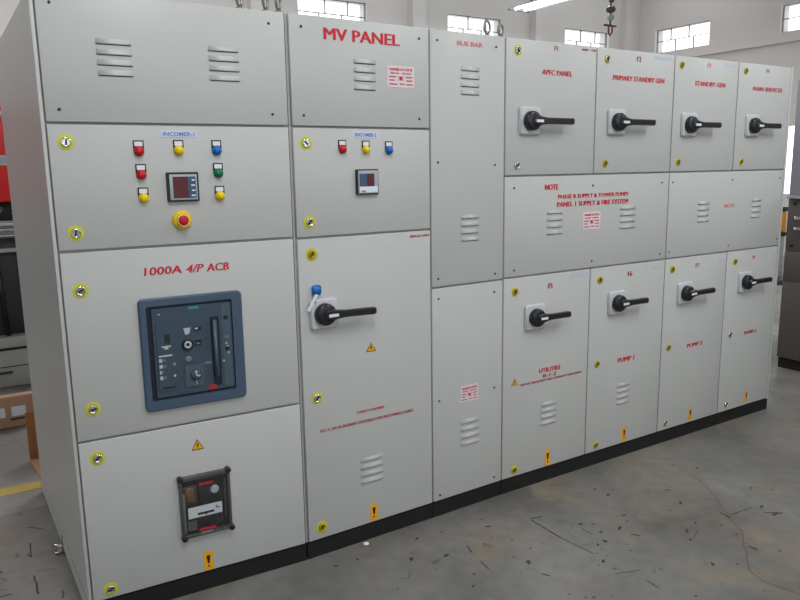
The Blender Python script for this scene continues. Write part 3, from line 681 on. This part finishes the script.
for pts_, w in (([(0.378, -0.268), (0.43, -0.286)], .009), ([(0.368, -0.279), (0.362, -0.473)], .007), ([(0.362, -0.473), (0.38, -0.655)], .004),
                ([(-0.026, -0.299), (-0.039, -0.356)], .005), ([(-0.055, -0.428), (-0.064, -0.497)], .004), ([(0.504, -0.47), (0.497, -0.537)], .004), ([(1.317, -0.842), (1.387, -0.89)], .009),
                ([(1.368, -0.877), (1.321, -0.881)], .008), ([(1.168, -0.765), (1.325, -0.779)], .005), ([(1.152, -0.724), (1.146, -0.78)], .009), ([(0.645, -0.627), (0.663, -0.661)], .008),
                ([(1.149, -0.417), (1.164, -0.442)], .010), ([(0.088, -0.645), (0.106, -0.675)], .008), ([(0.332, -0.81), (0.439, -0.846)], .003), ([(0.831, -0.808), (0.924, -0.773)], .003), ([(0.397, -0.906), (0.393, -0.979)], .004),
                ([(-1.618, 0.984), (-1.553, 0.923)], .007), ([(-1.623, 0.814), (-1.630, 0.673)], .006), ([(-1.645, 0.711), (-1.627, 0.676)], .007), ([(-1.638, 0.504), (-1.642, 0.349)], .008), ([(-1.755, 0.622), (-1.748, 0.604)], .010),
                ([(-1.77, 0.412), (-1.731, 0.409)], .009), ([(-1.557, 0.32), (-1.565, 0.262)], .006), ([(-1.626, 0.535), (-1.554, 0.512)], .003)):
    streak(jag(pts_[0], pts_[1], 5, 0.003), w)
for k in range(120):
    x = random.uniform(-0.6, 1.6); y = -0.12-random.random()**1.3*1.1
    blob(x, y, random.choice((0.003, 0.004, 0.005, 0.006, 0.009)), random.uniform(1, 3.0), random.uniform(-0.6, 1.6))
tag(b.build('floor'), kind='structure')
b = MB(); b.box(-8, -1.46, 1.43, 1.53, 0.0, 0.0015, LINE); tag(b.build('trim_1'), kind='structure')

def wall_grid(name, axis, pos, thick, a0, a1, holes, m, z1=ZC):
    """wall with rectangular openings; axis 'x' = wall runs along x at y=pos, 'y' = runs along y at x=pos"""
    bb = MB(); xs = sorted({a0, a1, *[h[0] for h in holes], *[h[1] for h in holes]}); zs = sorted({0.0, z1, *[h[2] for h in holes], *[h[3] for h in holes]})
    for u0, u1 in zip(xs, xs[1:]):
        run = None
        for v0, v1 in zip(zs, zs[1:]):
            cu, cv = (u0+u1)/2, (v0+v1)/2
            solid = not any(h[0] < cu < h[1] and h[2] < cv < h[3] for h in holes)
            if solid: run = (run[0], v1) if run else (v0, v1)
            if (not solid or v1 == zs[-1]) and run:
                if axis == 'x': bb.box(u0, u1, pos, pos+thick, run[0], run[1], m)
                else: bb.box(pos, pos+thick, u0, u1, run[0], run[1], m)
                run = None
    return tag(bb.build(name), kind='structure')
HB = [(x, x+1.21, 3.80, 4.235) for x in (-11.0, -8.2, -5.4, 3.17, 5.98, 8.76)]
wall_grid('wall_back', 'x', YB, 0.25, XL-0.25, XR+0.25, HB, WALL)
HR = [(6.22, 7.44, 3.80, 4.245), (3.62, 4.86, 3.80, 4.245), (1.0, 2.24, 3.80, 4.245), (-1.6, -0.36, 3.80, 4.245), (-4.2, -2.96, 3.8, 4.245), (3.62, 4.86, 1.07, 2.25), (1.0, 2.24, 1.07, 2.25)]
wall_grid('wall_right', 'y', XR, 0.25, YF, YB, HR, WALLR)
wall_grid('wall_left', 'y', XL-0.25, 0.25, YF, YB, [(y, y+1.2, 3.8, 4.235) for y in (-10.5, -7.0, -3.5, 0.0, 3.5)], WALL)
b = MB()   # ceiling; two unseen roof openings added to brighten the back wall
for x0, x1, y0, y1 in ((XL-0.25, XR+0.25, YF-0.25, 5.2), (XL-0.25, XR+0.25, 7.3, YB+0.25), (XL-0.25, -10.0, 5.2, 7.3), (6.1, 6.9, 5.2, 7.3), (10.2, XR+0.25, 5.2, 7.3)): b.box(x0, x1, y0, y1, ZC, ZC+0.15, CEIL)
tag(b.build('ceiling'), kind='structure')
wall_grid('wall_front', 'x', YF-0.25, 0.25, XL-0.25, XR+0.25, [(XL+1, XR-1, 2.1, 5.0)], WALL)  # unseen long opening added so high daylight reaches the cubicle fronts
wn = 0
def window(axis, pos, h, rows=2, cols=3):
    global wn
    wn += 1; bb = MB(); u0, u1, z0, z1 = h; t_ = 0.012
    def bx_(a, c_, e, f_, d0=0.06, d1=0.09):
        if axis == 'x': bb.box(a, c_, pos+d0, pos+d1, e, f_, FRAME)
        else: bb.box(pos+d0, pos+d1, a, c_, e, f_, FRAME)
    bx_(u0, u1, z0, z0+t_); bx_(u0, u1, z1-t_, z1); bx_(u0, u0+t_, z0+t_, z1-t_); bx_(u1-t_, u1, z0+t_, z1-t_)
    for r in range(1, rows): z = z0+(z1-z0)*r/rows; bx_(u0+t_, u1-t_, z-t_/2, z+t_/2)
    for r in range(rows):
        for k in range(1, cols):
            u = u0+(u1-u0)*(k+(0.22 if r % 2 else -0.05))/cols; za = z0+(z1-z0)*r/rows; zb = z0+(z1-z0)*(r+1)/rows
            bx_(u-t_/2, u+t_/2, za+t_/2, zb-t_/2)
    tag(bb.build('window_%d' % wn), kind='structure')
for h in HB: window('x', YB, h)
for h in HR: window('y', XR, h, 2 if h[2] > 3 else 1, 3 if h[2] > 3 else 1)
for (x0, x1) in ((5.16, 5.42), (7.86, 8.12), (2.36, 2.62), (10.30, 10.68)):
    b = MB(); b.box(x0, x1, YB-0.16, YB, 0, ZC, WALL); tag(b.build('trim_2'), kind='structure')
b = MB(); b.box(XR-0.05, XR, -6, YB-0.2, 3.62, 3.66, WALLR); 
tag(b.build('trim_3'), kind='structure')

# ------------------------------------------------------------------ lamps
def tube_light(x, y, z, label, L=2.25, power=60):
    q = empty('fluorescent_light', (x, y, z)); tag(q, label, 'ceiling light', 'tube lights hanging under the ceiling')
    b = MB(); prof = [(-0.22, 0.0), (-0.20, 0.012), (-0.06, 0.055), (0.06, 0.055), (0.20, 0.012), (0.22, 0.0), (0.06, 0.045), (-0.06, 0.045)]
    b.prism(prof, 'y', -L/2, L/2, SHADE); b.build('reflector', q, 'white reflector')
    for s_ in (-1, 1):
        b = MB(); b.prism([(-0.225, -0.012), (0.225, -0.012), (0.225, 0.006), (0.07, 0.062), (-0.07, 0.062), (-0.225, 0.006)], 'y', s_*L/2-0.012, s_*L/2+0.012, SHADEB); b.build('end_cap', q, 'dark end cap')
    for s_ in (-1, 1):
        b = MB(); b.tube([(s_*0.1, -L/2+0.03, 0.012), (s_*0.1, L/2-0.03, 0.012)], 0.019, TUBE, n=10); b.build('tube', q, 'glowing white tube')
    for s_ in (-1, 1):
        b = MB(); b.tube([(0, s_*(L/2-0.3), 0.055), (0, s_*(L/2-0.3), ZC-z)], 0.006, SHADEB, n=6); b.build('hanger', q, 'thin suspension rod')
    ld = bpy.data.lights.new('tube_glow', 'AREA'); ld.shape = 'RECTANGLE'; ld.size = 0.36; ld.size_y = L-0.1; ld.energy = power; ld.color = (0.97, 0.99, 1.0)
    lo = bpy.data.objects.new('tube_glow', ld); COL.objects.link(lo); lo.parent = q; lo.location = (0, 0, -0.03)
    return q
tube_light(6.50, 5.65, 4.10, 'lit fluorescent tube light hanging above the line-up near the back wall', power=100)
PW = 60
for x, y, n, pw in ((-4.6, 1.0, 'added unseen tube light nearest the red machine', 22), (-1.2, -2.3, 'added unseen tube light in front of the leftmost cubicle', 70), (2.2, -2.3, 'added unseen tube light in front of the middle of the line-up', 75), (6.2, -2.3, 'added unseen tube light to the right of the line-up', 60), (1.6, 5.2, 'added unseen tube light behind the line-up', 120), (-3.5, 5.2, 'added unseen tube light above the back of the red machine', 50)):
    tube_light(x, y, 4.10, n, power=pw)  # out-of-view tube lights added to light the cubicles and the hall

# hoist hook
q = empty('hoist_hook', (5.77, 4.2, 3.36)); q.scale = (0.9, 0.9, 0.9); tag(q, 'grey hoist hook block with a rusty crossbar hanging against the corner of the back wall', 'hook')
b = MB(); b.box(-0.10, 0.10, -0.10, 0.10, (ZC-3.36)/0.9-0.03, (ZC-3.36)/0.9, HOOKG); b.build('ceiling_mount', q)
b = MB()
z = 0.5
while z < (ZC-3.36)/0.9-0.032:
    k = int(round(z/0.045)); s_ = k % 2
    b.tube([(0.010*math.cos(2*PI*i/8)*(1-s_), 0.010*math.cos(2*PI*i/8)*s_, z+0.03*math.sin(2*PI*i/8)) for i in range(8)], 0.004, HOOKG, n=5, closed=True); z += 0.045
b.build('chain', q)
b = MB(); b.lathe([(0.02, 0.20), (0.055, 0.215), (0.075, 0.25), (0.055, 0.285), (0.02, 0.30)], (0, 0, 0), HOOKG, axis='z', n=16); b.lathe([(0.012, 0.04), (0.012, 0.50)], (0, 0, 0), HOOKG, axis='z', n=10)
b.lathe([(0.015, 0.34), (0.04, 0.355), (0.04, 0.375), (0.015, 0.39)], (0.01, 0, 0), HOOKG, axis='z', n=12)
b.lathe([(0.02, 0.10), (0.05, 0.12), (0.055, 0.15), (0.03, 0.18)], (0, 0, 0), MGREY, axis='z', n=14); b.build('block', q, 'grey pulley block')
b = MB(); b.tube([(-0.12, 0, 0.03), (0.12, 0, 0.03)], 0.014, MDARK); b.tube([(-0.03, 0, 0.03), (-0.03, 0, -0.07), (0, 0, -0.10), (0.04, 0, -0.06), (0.045, 0, 0.03)], 0.015, RUST); b.build('hook', q, 'rusty hook')

# white chip on the floor by the plinth
b = MB(); t = bmesh.new(); bmesh.ops.create_icosphere(t, subdivisions=2, radius=0.011)
for v in t.verts: v.co = Vector((v.co.x*1.3, v.co.y, v.co.z*0.6+0.0065))*1.0+Vector((random.uniform(-.001, .001),)*3)
b.merge(t, WPLAS, False); o = b.build('plaster_chip'); o.location = (-0.385, -0.045, 0.0); tag(o, 'small white chip on the floor against the black plinth', 'debris')

# ------------------------------------------------------------------ world, camera
w = bpy.data.worlds.new('World'); SC.world = w; w.use_nodes = True
bg = w.node_tree.nodes['Background']; bg.inputs[0].default_value = (0.90, 0.95, 1.0, 1); bg.inputs[1].default_value = 2.4
pl = bpy.data.lights.new('front_opening_portal', 'AREA'); pl.shape = 'RECTANGLE'; pl.size = XR-XL-2; pl.size_y = 2.9; pl.cycles.is_portal = True
po = bpy.data.objects.new('front_opening_portal', pl); COL.objects.link(po); po.location = ((XL+XR)/2, YF-0.1, 3.55); po.rotation_euler = (PI/2, 0, 0)  # sampling portal over the added front wall opening, emits nothing itself

cd = bpy.data.cameras.new('Camera'); cam = bpy.data.objects.new('Camera', cd); COL.objects.link(cam)
cd.sensor_fit = 'HORIZONTAL'; cd.sensor_width = 36; cd.lens = 728.77/800*36; cd.clip_start = 0.05; cd.clip_end = 200
rt = Vector((0.84275089, -0.5380796, -0.01553293)); up = Vector((0.10847623, 0.14149278, 0.983978)); fw = Vector((0.52726069, 0.83093329, -0.17761201))
cam.matrix_world = Matrix(((rt.x, up.x, -fw.x, -1.82828), (rt.y, up.y, -fw.y, -2.62927), (rt.z, up.z, -fw.z, 1.62294), (0, 0, 0, 1)))
SC.camera = cam
SC.view_settings.view_transform = 'Standard'; SC.view_settings.look = 'None'; SC.view_settings.gamma = 1; SC.view_settings.use_curve_mapping = False
SC.view_settings.exposure = 0.0
